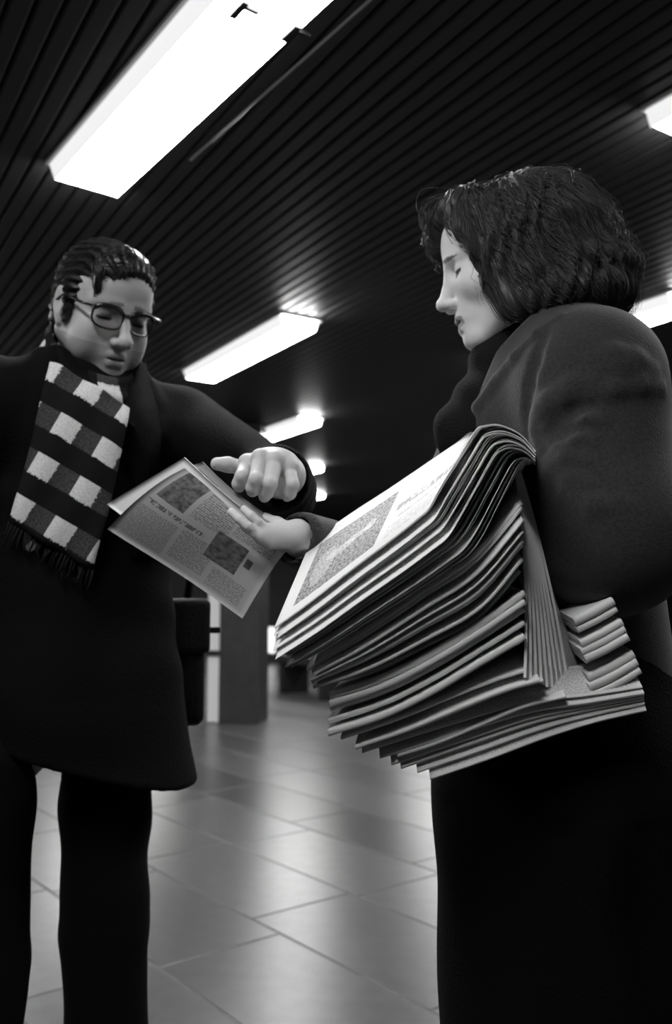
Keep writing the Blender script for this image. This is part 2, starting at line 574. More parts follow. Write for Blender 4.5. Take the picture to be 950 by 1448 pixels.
for i in range(-40, 50):
    for j in range(-50, 40):
        c = FP*(i*SW+0.20) + FA*(j*SL + (SL/2 if i % 2 else 0) + 0.13*((i*7) % 5))
        if not (X0+0.6 < c[0] < X1-0.6 and Y0+0.6 < c[1] < Y1-0.6): continue
        vis = c[1] > 1.6 and abs(c[0]) < 0.45*c[1] + 0.6
        slabs.append((0 if vis else 1, math.hypot(c[0], c[1]), i, j, c))
slabs.sort(key=lambda s: (s[0], s[1]))
rest = MB()
def slab_key(i, j):
    r = random.Random(i*131 + j*17 + 5)
    band = (i % 5)
    if band in (1,): return 'slab_dark' if r.random() < 0.8 else 'slab_mid'
    if band in (3,): return 'slab_mid'
    return 'slab_light' if r.random() < 0.75 else 'slab_mid'
for n_, (_, _, i, j, c) in enumerate(slabs):
    key = slab_key(i, j)
    if n_ < 298:
        o = bpy.data.objects.new('floor_slab', slab_me[key])
        COL.objects.link(o)
        o.parent = floor
        o.location = (c[0]-floor.location[0], c[1]-floor.location[1], 0-floor.location[2])
        o.rotation_euler = (0, 0, fang)
    else:
        R = rotz(fang)
        vv = [np.array([c[0], c[1], 0]) + R @ np.array(v_.co) for v_ in slab_me[key].vertices]
        rest.raw(vv, [tuple(p.vertices) for p in slab_me[key].polygons])
o = rest.build('slab_field', 'slab_mid', floor)
o['kind'] = 'stuff'

# fluorescent ceiling lights: a white tray and a glowing prismatic diffuser, hung just under the slats
LW, LL, LD = 0.25, 1.42, 0.055
def ceiling_light(left_end, label, group=None, bracket=False, AX=AX, PERP=PERP, LW=LW):
    """left_end: middle of the end farther from the camera, on the ceiling."""
    c = np.array([left_end[0], left_end[1], 0]) + AX*LL/2
    root = empty('ceiling_light', (c[0], c[1], CEIL-LD-0.012))
    tag(root, label, 'ceiling light', group)
    R = np.column_stack([PERP, AX, np.array([0, 0, 1.0])])
    zt = CEIL - 0.001
    t = MB()
    t.box((c[0], c[1], zt-0.007), (LW+0.024, LL+0.02, 0.014), R)
    t.build('tray', 'fixture_white', root)
    hw, hl = LW/2, LL/2
    top, bot = zt-0.014, zt-0.014-LD
    g = 0.022
    def at_(p): return np.array([c[0], c[1], 0]) + R @ np.array(p)
    v = [(-hw+g,-hl,top),(hw-g,-hl,top),(hw-g,hl,top),(-hw+g,hl,top),(-hw+g,-hl+.012,bot),(hw-g,-hl+.012,bot),(hw-g,hl-.012,bot),(-hw+g,hl-.012,bot)]
    MB().raw([at_(p) for p in v], [(0,3,2,1),(4,5,6,7),(0,1,5,4),(1,2,6,5),(2,3,7,6),(3,0,4,7)]).build('diffuser', 'diffuser', root)
    for s_ in (-1, 1):
        pr = [(s_*hw, top), (s_*(hw-g+.0005), top), (s_*(hw-g+.0005), bot)]
        v = [at_((x, y, z)) for y in (-hl, hl-.012) for x, z in pr]
        MB().raw(v, [(0,1,2),(5,4,3),(0,3,4,1),(1,4,5,2),(2,5,3,0)]).build('side_lens', 'side_glow', root)
    if bracket:
        e = np.array([c[0], c[1], 0]) + AX*(hl-0.20)
        for s_ in (-0.4, 0.75):
            p = e + PERP*s_*hw + np.array([0, 0, bot-0.004])
            bk = MB().box(p, (0.02, 0.075, 0.008), R)
            bk.box(p + PERP*0.02 + AX*0.02, (0.055, 0.014, 0.010), R)
            bk.build('end_clip', 'bracket_dark', root)
    return root
C0 = WZ(120, 266, CEIL - 0.06)
ROW = 2.72
e1 = np.array([-0.93, 3.33])
a36 = math.radians(36.5)
ceiling_light(WZ(122, 266, CEIL-LD-0.01), 'large glowing ceiling light above the man with dark clips at its end', bracket=True,
              AX=np.array([math.sin(a36), -math.cos(a36), 0]), PERP=np.array([math.cos(a36), math.sin(a36), 0]), LW=0.28)
names_mid = ['white ceiling light between the man\'s shoulder and the woman, first behind the one with clips',
             'white ceiling light directly above the man\'s raised sleeve',
             'short strip of ceiling light beside the man\'s cuff, upper of two small ones',
             'short strip of ceiling light beside the man\'s cuff, lower of two small ones']
for k in range(4):
    ceiling_light(e1 + np.array([-0.02*(k+1), ROW*(k+1)]), names_mid[k])
ceiling_light(e1 + np.array([0.0, -ROW]), 'ceiling light overhead in the middle row, in front of the one with clips')
e2 = np.array([1.08, 2.98])
ceiling_light(e2 + np.array([0.03, -0.19]), 'ceiling light above and behind the woman, its end lighting the slats')
ceiling_light(e2 + np.array([0, ROW]), 'ceiling light passing behind the woman\'s hair and collar')
for k in (2, 3, 4, 5):
    ceiling_light(e2 + np.array([0.12, ROW*k]), 'ceiling light in the far part of the row behind the woman', 'far lights behind the woman')
e3 = np.array([-3.82, 9.45])
ceiling_light(e3, 'distant ceiling light of the outer row, behind the man\'s shoulder')
for k in (1, 2, 3):
    ceiling_light(e3 + np.array([0, ROW*k]), 'ceiling light in the far part of the row behind the man', 'far lights behind the man')
for k in (-1, -2, -3):
    ceiling_light(e3 + np.array([0, ROW*k]), 'ceiling light of the outer row on the man\'s side', 'near lights of the outer row')

# thin metal rail on the ceiling beside the big light
a = WZ(492, 28, CEIL-0.012); b = WZ(337, 166, CEIL-0.012)
dirv = nrm(b - a)
rail = MB().tube([a - dirv*0.5, a, b, b + dirv*0.35], 0.004, 8).build('ceiling_rail', 'steel', base=a)
tag(rail, 'thin metal rail on the ceiling beside the large glowing light', 'rail')

# column in the background
cb = np.array([-0.826, 8.05, 0])
col = empty('column', cb)
tag(col, 'square dark stone column with its lit side painted pale, standing behind the newspaper held out', 'column')
R = rotz(math.radians(-9))
MB().box(cb + [0, 0, CEIL/2], (0.36, 0.36, CEIL-0.004), R).build('shaft', 'column_stone', col)
MB().box(cb + R @ np.array([-0.235, -0.09, 0]) + [0, 0, 1.30], (0.105, 0.16, 2.58), R).build('lit_side_strip', 'column_lit_side', col)  # added strip, its pale colour stands in for light on the left side
MB().box(cb + R @ np.array([-0.235, -0.178, 0]) + [0, 0, 0.61], (0.11, 0.012, 0.05), R).build('strip_band', 'bench_dark', col)
# backlit sign far behind, and a dark bench
sg = W(381, 905, 15.5)
sroot = empty('lit_sign', (sg[0], sg[1], 0))
tag(sroot, 'small bright backlit sign box on a post in the far background', 'sign')
MB().box((sg[0], sg[1], sg[2]), (0.20, 0.08, 0.44)).build('light_box', 'sign_glow', sroot)
MB().box((sg[0], sg[1]+0.06, sg[2]), (0.24, 0.04, 0.48)).build('casing', 'bench_dark', sroot)
MB().tube([(sg[0], sg[1]+0.05, 0.0), (sg[0], sg[1]+0.05, sg[2])], 0.03, 8).build('post', 'bench_dark', sroot)
bc = np.array([-0.36, 10.3, 0.0])
bench = empty('bench', bc)
tag(bench, 'low dark bench on the floor in the background behind the stacked newspapers', 'bench')
Rb = rotz(math.atan2(AX[1], AX[0]))
MB().box(bc + [0.1, -0.1, 0.40], (1.3, 0.38, 0.08), Rb).build('seat', 'bench_dark', bench)
for s_ in (-0.45, 0.45):
    MB().box(bc + [0.1, -0.1, 0.0] + Rb @ np.array([s_, 0, 0.18]), (0.10, 0.34, 0.36), Rb).build('leg', 'bench_dark', bench)

# ------------------------------------------------------------------ heads and hands
def head_field(male=False):
    """Head in its own frame: x forward, y left, z up, eyes at z = 0."""
    F = Field()
    F.ell((-.014, 0, .028), (.096, .074, .084), 0.01)
    F.ell((.030, 0, .040), (.056, .060, .062), 0.03)
    F.ell((.026, 0, -.032), (.060, .056, .072), 0.03)
    jw = .055 if male else .051
    for s in (-1, 1):
        F.cone((-.012, s*jw, -.050), (.058, s*.016, -.100), .021, .016, 0.028)
        F.ell((.050, s*.042, -.030), (.024, .021, .022), 0.02)
    F.ell((.068, 0, -.101), (.020, .021, .016), 0.018)
    F.ell((.068, 0, -.066), (.022, .028, .024), 0.02)           # muzzle
    br = .0105 if male else .0085
    for s in (-1, 1):
        F.cone((.079, s*.012, .019), (.062, s*.046, .019), br, br, 0.012)
        F.ell((.089, s*.030, -.001), (.016, .017, .0125), 0.010, mode='s')
        F.ell((.0655, s*.031, -.001), (.0142, .0150, .0128), 0.004)  # lid over the eyeball
        F.cone((.0755, s*.020, -.0135), (.070, s*.042, -.0115), .0035, .003, 0.006)   # lower lid pouch
    F.cone((.082, 0, .012), (.1065 if male else .1035, 0, -.034), .0078, .0095 if male else .0085, 0.012)
    F.ell((.1085 if male else .106, 0, -.0375), (.0125, .0130, .0110) if male else (.0105, .0105, .009), 0.008)
    if male:
        for s in (-1, 1): F.ell((.046, s*.046, -.060), (.026, .020, .030), 0.025)
    for s in (-1, 1):
        F.ell((.094, s*.0125, -.0425), (.0105, .0075, .008), 0.006)
        F.ell((.098, s*.0065, -.0505), (.005, .0032, .0045), 0.003, mode='s')
    F.cone((.0865, -.010, -.0655), (.0865, .010, -.0655), .0062, .0062, 0.006)
    F.cone((.0865, .008, -.0655), (.074, .025, -.0715), .0062, .0025, 0.006)
    F.cone((.0865, -.008, -.0655), (.074, -.025, -.0715), .0062, .0025, 0.006)
    F.cone((.0835, -.009, -.0805), (.0835, .009, -.0805), .0072, .0072, 0.006)
    F.cone((.0835, .008, -.0805), (.073, .022, -.0745), .0066, .0025, 0.006)
    F.cone((.0835, -.008, -.0805), (.073, -.022, -.0745), .0066, .0025, 0.006)
    # parted lips
    F.ell((.092, 0, -.0728), (.016, .017, .0010 if male else .0034), 0.002, mode='s')
    for s in (-1, 1):                                             # ears
        th = math.radians(-14)
        R = np.array([[math.cos(th), 0, math.sin(th)], [0, 1, 0], [-math.sin(th), 0, math.cos(th)]])
        F.ell((-.014, s*.077, -.006), (.0185, .0085, .033), 0.006, R)
        F.ell((-.008, s*.086, -.002), (.0105, .0065, .020), 0.004, R, mode='s')
        F.ell((-.005, s*.075, -.036), (.009, .006, .010), 0.005)
    F.cone((-.028, 0, -.060), (-.046, 0, -.190), .052 if male else .045, .056 if male else .048, 0.03)
    return F
def head_tone(V, male=False):
    t = np.full(len(V), 0.41 if male else 0.66)
    x, y, z = V.T
    ay = np.abs(y)
    n = 0.5 + 0.5*np.sin(x*900+z*1400)*np.sin(y*1100+z*500)
    # brows
    bz = z - (0.0235 - 0.22*(ay-.011))
    bw = (0.0048 if male else 0.0038)*np.clip(1.15 - np.abs(ay-.024)/.026, 0.15, 1)*(0.75+.5*n)
    m = (np.abs(bz) < bw) & (ay > .010) & (ay < .049) & (x > .045)
    t[m] = (0.12 if male else 0.06) + 0.10*n[m]
    # lash line on the lowered lid
    e = np.sqrt((x-.0655)**2 + (ay-.031)**2 + (z+.001)**2)
    m = (e < (.0178 if male else .0190)) & (x > .068) & (z < -.0040) & (z > -.0098) & (np.abs(ay-.031) < .0155)
    t[m] = 0.03
    # lips
    m = (x > .073) & (ay < .023) & (z < -.0605) & (z > -.0885)
    up = (z > -.073)
    lim = np.where(up, -.0605 - ay*0.25, -.0885 + ay*0.45)
    m &= np.where(up, z < lim, z > lim)
    t[m] = 0.28
    m = (x > .070) & (x < .086) & (ay < .016) & (np.abs(z+.0728) < .0022)
    t[m] = 0.10 if male else 0.03
    if male:                                                      # shaven beard shadow
        m = (z < -.052) & (x > -.02) & (t > .4)
        t[m] = 0.29
    return t
def head_mesh(O, f, u, male, h=0.0019):
    l = np.cross(u, f)
    M = np.column_stack([f, l, u])
    V, Fc = head_field(male).mesh(h)
    T = head_tone(V, male)
    return V @ M.T + O, Fc, T, M
def aim(fx, fy, pitch, roll=0.0):
    """Forward and up vectors of a head facing (fx, fy), bowed by pitch degrees."""
    h = nrm([fx, fy, 0]); p = math.radians(pitch)
    f = h*math.cos(p) + np.array([0, 0, -math.sin(p)])
    u = h*math.sin(p) + np.array([0, 0, math.cos(p)])
    if roll:
        r = math.radians(roll); l = np.cross(u, f)
        u = u*math.cos(r) + l*math.sin(r)
    return f, u
def finger(F, pts, r, k=0.003):
    F.chain(pts, [r*1.08, r, r*0.98, r*0.86][:len(pts)], k)
def strands(field, starts, dirs, n, step, grav, rad, lift, jit, stop=None):
    """Thin locks that run over a hair volume, following its surface."""
    P = starts.copy(); D = dirs.copy()
    path = [P.copy()]
    L = lift
    for i in range(n):
        g = field.grad(P)
        D = D*0.72 + grav(P)*0.28 + rng.normal(0, jit, P.shape)
        D -= g*(D*g).sum(1, keepdims=True)
        D /= np.linalg.norm(D, axis=1, keepdims=True) + 1e-9
        P = P + D*step
        d = field.at(P)
        P = P - g*(d - L*(1 + 0*d))[:, None]*0.8
        path.append(P.copy())
    path = np.stack(path, 1)
    return path
def strand_mesh(path, rad, ends=0.25):
    N, K, _ = path.shape
    t = np.gradient(path, axis=1)
    t /= np.linalg.norm(t, axis=2, keepdims=True) + 1e-9
    ref = np.array([0.31, 0.52, 0.79])
    a = np.cross(t, ref); a /= np.linalg.norm(a, axis=2, keepdims=True) + 1e-9
    b = np.cross(t, a)
    w = rad * (ends + (1-ends)*np.sin(np.linspace(0.25, math.pi*0.98, K)))[None, :, None]
    ring = [path + w*(math.cos(q)*a + math.sin(q)*b) for q in (0, 2.094, 4.189)]
    V = np.stack(ring, 2).reshape(-1, 3)
    idx = np.arange(N*K*3).reshape(N, K, 3)
    F = []
    for q in range(3):
        r = (q+1) % 3
        F.append(np.stack([idx[:, :-1, q], idx[:, :-1, r], idx[:, 1:, r], idx[:, 1:, q]], -1).reshape(-1, 4))
    return V, np.vstack(F)

# ================================================================== the man
HM = W(147, 438, 1.56)
fm, um = aim(0.669, -0.743, 25)
bm_f = nrm([0.64, -0.77, 0]); bm_l = np.array([0.77, 0.64, 0])
man_base = np.array([-0.48, 1.52, 0.0])
SL_ = W(258, 562, 1.72); SL_[2] = 1.435
SR_ = SL_ - bm_l*0.40
NB = (SL_ + SR_)/2 + np.array([0, 0, 0.02])
EL = W(390, 692, 1.50); WR = W(396, 678, 1.295)
ER = SR_ + np.array([-0.06, -0.02, -0.30]); WRr = ER + bm_f*0.10 + np.array([-0.02, 0, -0.24])
HIP = NB + np.array([0, 0, -0.53])
# body: torso, arms and legs under the clothes
B = Field()
B.cone(NB + [0, 0, -.08], HIP, .10, .105, 0.05, sc=(math.atan2(bm_f[1], bm_f[0]), 0.8))
B.cone(SL_ + [0, 0, -.03], SR_ + [0, 0, -.03], .05, .05, 0.05)
B.chain([SL_ + [0, 0, -.02], EL, WR], [.045, .036, .026], 0.03)
B.chain([SR_ + [0, 0, -.02], ER, WRr], [.045, .036, .027], 0.03)
HL = HIP + bm_l*0.085; HR = HIP - bm_l*0.085
KL = np.array([-0.402, 1.60, .48]); AL = np.array([-0.385, 1.60, .09])
KR = np.array([-0.566, 1.47, .48]); AR = np.array([-0.560, 1.45, .09])
TL, TR = KL*np.array([1, 1, 0]) + [-.004, 0, .80], KR*np.array([1, 1, 0]) + [-.005, 0, .80]
B.chain([HIP, TL, KL, AL], [.07, .065, .05, .036], 0.02)
B.chain([HIP, TR, KR, AR], [.07, .065, .05, .036], 0.02)
B.cone(NB + [0, 0, -.04], HM - um*0.12, .055, .05, 0.03)
B.chain([WRr, WRr + [0.01, 0, -.09], WRr + [0.02, -0.01, -.16]], [.03, .036, .02], 0.01)   # the hand hanging at his side
vb, fb = B.mesh(0.010)
vh, fh, th, MM = head_mesh(HM, fm, um, True)
# left hand: back of the hand to the camera, fingers curled down, thumb out
Hd = Field()
hw = W(402, 672, 1.285)
mcp = [W(349, 657, 1.222), W(368, 650, 1.208), W(389, 653, 1.206), W(409, 664, 1.216)]
pip = [W(342, 674, 1.190), W(362, 678, 1.172), W(382, 684, 1.172), W(414, 685, 1.190)]
dip = [W(338, 684, 1.196), W(358, 690, 1.180), W(376, 697, 1.182), W(410, 698, 1.200)]
tip = [W(338, 688, 1.214), W(357, 694, 1.200), W(374, 702, 1.200), W(406, 702, 1.212)]
for q in range(4):
    Hd.cone(hw, mcp[q], .026, .0125, 0.010)
Hd.ell((hw + mcp[1] + mcp[2])/3 + [0, 0.0, 0.002], (.036, .034, .024), 0.012)
for q in range(4):
    r = (.0098, .0102, .0098, .0086)[q]
    Hd.ell(mcp[q] + [0, -.004, .003], (.0118, .0118, .0118), 0.004)
    finger(Hd, [mcp[q], pip[q], dip[q], tip[q]], r, 0.0028)
finger(Hd, [W(372, 668, 1.262), W(345, 662, 1.245), W(322, 657, 1.236), W(307, 656, 1.232)], .0108, 0.005)
Hd.cone(hw, WR, .027, .028, 0.01)
vq, fq = Hd.mesh(0.0017)
V, Fc, T = join([(vb, fb, 0.41), (vh, fh, th), (vq, fq, 0.52)])
man = obj('person', V, Fc, 'skin', base=man_base, tone=T)
tag(man, 'man in glasses, dark overcoat and checked scarf, looking down at a newspaper', 'person')

# overcoat
C = Field()
za = math.atan2(bm_f[1], bm_f[0])
C.cone(NB + [0, 0, -.13], HIP + [0, 0, -.04], .165, .175, 0.05, sc=(za, 0.80))
hem = HIP + np.array([0.015, 0, -.19])
print('HIP', HIP, 'NB', NB, 'HM', HM)
C.cone(HIP + [0, 0, -.02], hem, .178, .205, 0.05, sc=(za, 0.85))
C.cone(SL_ + [0, 0, -.045], SR_ + [0, 0, -.045], .072, .072, 0.06)
C.cone(SL_ + [0, 0, -.02] - bm_l*.03, NB + [0, 0, .01], .055, .06, 0.05)
C.cone(SR_ + [0, 0, -.02] + bm_l*.03, NB + [0, 0, .01], .055, .06, 0.05)
C.chain([SL_ + [0, 0, -.025], EL + (SL_-EL)*0.0, EL + (WR-EL)*0.55], [.078, .062, .054], 0.03)
CU = W(391, 677, 1.315)
C.cone(EL, CU, .058, .052, 0.02)
C.chain([SR_ + [0, 0, -.025], ER, WRr], [.078, .065, .055], 0.03)
# turned-up collar
for a in np.linspace(-2.1, 2.1, 12):
    p = NB + np.array([0, 0, .045]) + (math.cos(a+math.pi)*bm_f*0.085 + math.sin(a+math.pi)*bm_l*0.088)
    C.cone(p, p + np.array([0, 0, -.07]) + (p-NB)*0.25*np.array([1, 1, 0]), .016, .03, 0.02)
# hollow cuffs, hem and neck
C.cone(CU + nrm(WR-EL)*0.010, CU + nrm(WR-EL)*0.07, .042, .044, 0.004, mode='s')
C.half((-.40, 0, .788), (-.29, 0, -1), 0.006)
C.cone(hem + [0, 0, -.04], hem + [0, 0, .10], .150, .15, 0.006, sc=(za, 0.85), mode='s')
C.cone(NB + [0, 0, .03], NB + [0, 0, .2], .066, .07, 0.01, mode='s')
# front opening groove and cloth folds
def folds(amp, freq, dirv, ph=0.0, seed=0.0):
    dirv = nrm(dirv)
    def fn(x, y, z):
        s = x*dirv[0] + y*dirv[1] + z*dirv[2]
        w = np.sin(x*11+seed)*0.7 + np.sin(y*13+z*9+seed*2)*0.8
        return amp*np.sin(s*freq + w*1.6 + ph)*(0.6+0.4*np.sin(z*17+x*14+seed))
    return fn
C.disp(folds(.0035, 62, (0.55, -0.1, 0.83), seed=1.3), SL_ - [.06, .3, .3], SL_ + [.3, .1, .1])
C.disp(folds(.003, 45, (0.25, 0.0, 1.0), seed=0.4), HIP - [.35, .35, .3], HIP + [.35, .35, .35])
v, f = C.mesh(0.0055)
coat_m = obj('overcoat', v, f, 'coat_black', man)
coat_m['label'] = 'black overcoat with wide cuffs'
# lapels: two folded flaps lying on the chest
for s_ in (1, -1):
    pts = []
    for t in np.linspace(0, 1, 9):
        ox = .055 + .055*math.sin(t*2.4) - .07*t
        base_p = NB + bm_f*0.06 + bm_l*s_*(0.05 + ox*0.6*(1-0.2*t)) + np.array([0, 0, .05 - .36*t])
        pts.append(base_p)
    L_ = MB()
    vv = []
    for t, p in zip(np.linspace(0, 1, 9), pts):
        for q in (0, 1):
            w = (.075*math.sin(min(1, t*1.4)*math.pi*0.9) + .012)*q
            pq = p - bm_l*s_*w*0.9
            # rest on the coat
            st = pq + bm_f*0.30
            for _ in range(60):
                d = float(C.at(st[None])[0])
                if d < 0.006: break
                st = st - bm_f*d*0.8
            vv.append(st)
    n = len(vv)
    vv2 = vv + [p + bm_f*0.006 for p in vv]
    ff = []
    for i in range(8):
        a, b_, c_, d_ = 2*i, 2*i+1, 2*i+3, 2*i+2
        ff += [(a, b_, c_, d_), (n+d_, n+c_, n+b_, n+a), (a, d_, n+d_, n+a), (b_, n+b_, n+c_, c_)]
    ff += [(0, n, n+1, 1), (n-2, n-1, 2*n-1, 2*n-2)]
    obj('lapel', np.array(vv2), ff, 'coat_black', man)
# trousers
Tt = Field()
Tt.chain([TL, KL + [0.0, 0, .02], AL + [0, 0, -.02]], [.080, .074, .068], 0.01)
Tt.chain([TR, KR + [0, 0, .02], AR + [0, 0, -.02]], [.080, .074, .068], 0.01)
Tt.cone(HIP + [0, 0, .06], HIP + [0, 0, .03], .13, .13, 0.02, sc=(za, 0.8))
Tt.half((0, 0, .035), (0, 0, -1), 0.004)
Tt.disp(folds(.004, 34, (0.2, 0.2, 1), seed=2.0), [-1, 1, 0.1], [0, 2, .8])
v, f = Tt.mesh(0.008)
obj('trousers', v, f, 'trouser_black', man)
def shoe(p, d, parent, L=.27):
    d = nrm([d[0], d[1], 0]); l = np.array([-d[1], d[0], 0])
    S = Field()
    S.cone(p + d*(-.05) + [0, 0, .045], p + d*(L-.12) + [0, 0, .035], .042, .036, 0.02)
    S.cone(p + [0, 0, .05], p + [0, 0, .10], .045, .047, 0.02)
    S.half((0, 0, 0.001), (0, 0, -1), 0.003)
    v, f = S.mesh(0.006)
    o = obj('shoe', v, f, 'shoe_black', parent)
    return o
shoe(np.array([AL[0], AL[1], 0]), bm_f, man)
shoe(np.array([AR[0], AR[1], 0]), bm_f, man)
# button
bp = hit(C, 44, 771)
if bp is not None:
    Bt = Field()
    Bt.ell(bp - bm_f*0 + np.array([0, -0.004, 0]), (.011, .005, .011), 0.002)
    v, f = Bt.mesh(0.0012)
    obj('coat_button', v, f, 'button_shine', man)

# hair, combed from a side part with strands fallen over the temple
Hh = Field()
Hh.ell((-.022, 0, .034), (.098, .081, .088), 0.01)
Hh.ell((.032, .0, .070), (.056, .062, .046), 0.02)
Hh.ell((-.070, 0, -.020), (.050, .068, .075), 0.02)
for s in (-1, 1):
    Hh.cone((.012, s*.070, .030), (.010, s*.072, -.030), .013, .007, 0.015)
Hh.ell((.105, .012, .010), (.064, .055, .070), 0.012, mode='s')
Hh.ell((.03, 0, -.09), (.075, .09, .09), 0.012, mode='s')
for s in (-1, 1):
    Hh.ell((-.012, s*.09, -.008), (.021, .024, .036), 0.008, mode='s')
def locks_m(x, y, z):
    q = np.arctan2(z - .03, y)
    return .0016*np.sin(q*30 + x*55 + 2*np.sin(x*60))
Hh.disp(locks_m, (-.2, -.2, -.2), (.2, .2, .2))
v, f = Hh.mesh(0.0028)
st = []
while len(st) < 1500:
    p = rng.normal(0, 1, 3); p /= np.linalg.norm(p)
    if p[2] < -0.1 or p[0] < -.75: continue
    st.append(np.array([-.01, 0, .03]) + p*np.array([.10, .085, .095]))
st = np.array(st)
for _ in range(4):
    st -= Hh.grad(st)*Hh.at(st)[:, None]
st = st[np.abs(Hh.at(st)) < .003]
def gm(P):
    d = np.stack([np.full(len(P), -.55), np.where(P[:, 1] > 0.02, .5, -.55), -0.55*np.ones(len(P))], 1)
    return d
pa = strands(Hh, st, gm(st), 14, .0055, gm, .0006, .0012, .10)
v2, f2 = strand_mesh(pa, .0008)
# loose strands over the right temple, falling towards the glasses
lo = []
for q in range(40):
    a = np.array([.045 + rng.normal(0, .006), -.048 + rng.normal(0, .008), .085 + rng.normal(0, .005)])
    m_ = np.array([.066 + rng.normal(0, .003), -.052 + rng.normal(0, .004), .045])
    b_ = np.array([.066 + rng.normal(0, .003), -.046 + rng.normal(0, .005), .010 + rng.normal(0, .01)])
    lo.append(crom([a, (a+m_)/2 + [.007, -.004, .004], m_ + [.003, -.003, 0], b_], 15))
v3, f3 = strand_mesh(np.array(lo), .0011)
V, Fc, _ = join([(v, f, 0), (v2, f2, 0), (v3, f3, 0)])
obj('hair', V @ MM.T + HM, Fc, 'hair_man', man)

# glasses
gl = empty('glasses', HM + MM @ np.array([.09, 0, 0])); gl.parent = man
gl.location = tuple(HM + MM @ np.array([.09, 0, 0]) - man_base)
gl['label'] = 'dark heavy-topped glasses'
def g2w(p): return HM + MM @ np.asarray(p, float)
def rim(s, n=28, grow=0.0):
    pts = []
    for k in range(n):
        a = 2*math.pi*k/n
        ca, sa = math.cos(a), math.sin(a)
        ex = 0.75
        yy = .0255*math.copysign(abs(ca)**ex, ca)
        zz = .0195*math.copysign(abs(sa)**ex, sa)
        y = s*(.0325 + yy*1.0)
        pts.append(g2w([.0955 - abs(y)*abs(y)*4.5, y, -.003 + zz]))
    return pts
fr = MB()
for s in (-1, 1):
    p = rim(s)
    fr.tube(p, .0022, 6, closed=True)
    top = [q for k, q in enumerate(p) if 2 <= k <= 12]
    fr.tube(top, .0046, 6)
fr.tube([g2w([.0955, -.009, .006]), g2w([.0985, 0, .008]), g2w([.0955, .009, .006])], .0024, 6)
fr.build('frame', 'frame_black', gl, smooth=True)
for s in (-1, 1):
    MB().tube([g2w([.080, s*.060, .010]), g2w([.074, s*.074, .010]), g2w([.0, s*.080, .010]), g2w([-.020, s*.082, -.004])], .0024, 6).build('temple', 'frame_black', gl, smooth=True)
    p = rim(s)
    c = sum(p)/len(p)
    fwd = fm*0.0009
    q = [x + (c-x)*.03 for x in p]
    n = len(q)
    vv = [x - fwd for x in q] + [x + fwd for x in q]
    ff = [tuple(range(n))[::-1], tuple(range(n, 2*n))] + [(i, (i+1) % n, n+(i+1) % n, n+i) for i in range(n)]
    obj('lens', np.array(vv), ff, 'lens_glass', gl, smooth=False)

# scarf: one long band round the neck with an end hanging down the front
def band(name, centre, across, nor, width, thick, parent, m, v0=0.0, nu=14, shear=0.0):
    """Cloth strip along centre points; across and nor give its width and outside direction at each."""
    K = len(centre)
    vs_, uv = [], []
    L = 0.0
    for side in (0, 1):
        L = v0
        for i in range(K):
            if i: L += np.linalg.norm(centre[i]-centre[i-1])
            for j in range(nu+1):
                s = j/nu - .5
                ed = 1 - (abs(2*s))**6
                rip = .004*math.sin(s*13 + i*.35) * nor[i]
                vs_.append(centre[i] + across[i]*s*width[i] + nor[i]*((thick*ed+.0015) if side else 0) + rip)
                uv.append((s*width[i] + .0915 + shear*L, L))
    n = K*(nu+1)
    ff = []
    for i in range(K-1):
        for j in range(nu):
            a = i*(nu+1)+j; b_ = a+1; c_ = a+nu+2; d_ = a+nu+1
            ff += [(a, d_, c_, b_), (n+a, n+b_, n+c_, n+d_)]
        a = i*(nu+1); d_ = a+nu+1
        ff.append((a, n+a, n+d_, d_))
        a += nu; d_ += nu
        ff.append((a, d_, n+d_, n+a))
    for i in (0, K-1):
        for j in range(nu):
            a = i*(nu+1)+j
            ff.append((a, a+1, n+a+1, n+a) if i == 0 else (a, n+a, n+a+1, a+1))
    return np.array(vs_), ff, np.array(uv)
def on_coat(px, py, off=0.006):
    p = hit(C, px, py, 1.15)
    return p if p is not None else W(px, py, 1.45)
ctr_px = [(127, 545), (125, 556), (122, 570), (115, 600), (106, 640), (97, 680), (88, 715), (79, 748), (73, 772)]
ctr = crom([np.array([W(x, y, 1.5)[0], 0, W(x, y, 1.5)[2]]) for x, y in ctr_px], 26)
cen = []
for i, (x, y) in enumerate(crom([np.array([a, b_, 0.0]) for a, b_ in ctr_px], 26)[:, :2]):
    pts_ = [on_coat(x+dx, y+dx*.5) for dx in (-40, -20, 0, 20, 40)]
    yy = min(p[1] for p in pts_) - .010
    cen.append(W(x, y, yy))
cen = np.array(cen)
ky = np.convolve(np.pad(cen[:, 1], 4, mode='edge'), np.ones(9)/9, 'valid')
cen = np.array([W(x, y, yy) for (x, y), yy in zip(crom([np.array([a, b_, 0.0]) for a, b_ in ctr_px], 26)[:, :2], ky)])
acr = [nrm([.86, .10, -.50]) for _ in cen]
nor = [nrm(np.cross(cen[min(i+1, 25)]-cen[max(i-1, 0)], acr[i])) for i in range(26)]
nor = [n if n[1] < 0 else -n for n in nor]
wid = [0.155]*26
v, f, uv = band('scarf', cen, acr, nor, wid, .008, man, 'scarf_check', shear=0.29)
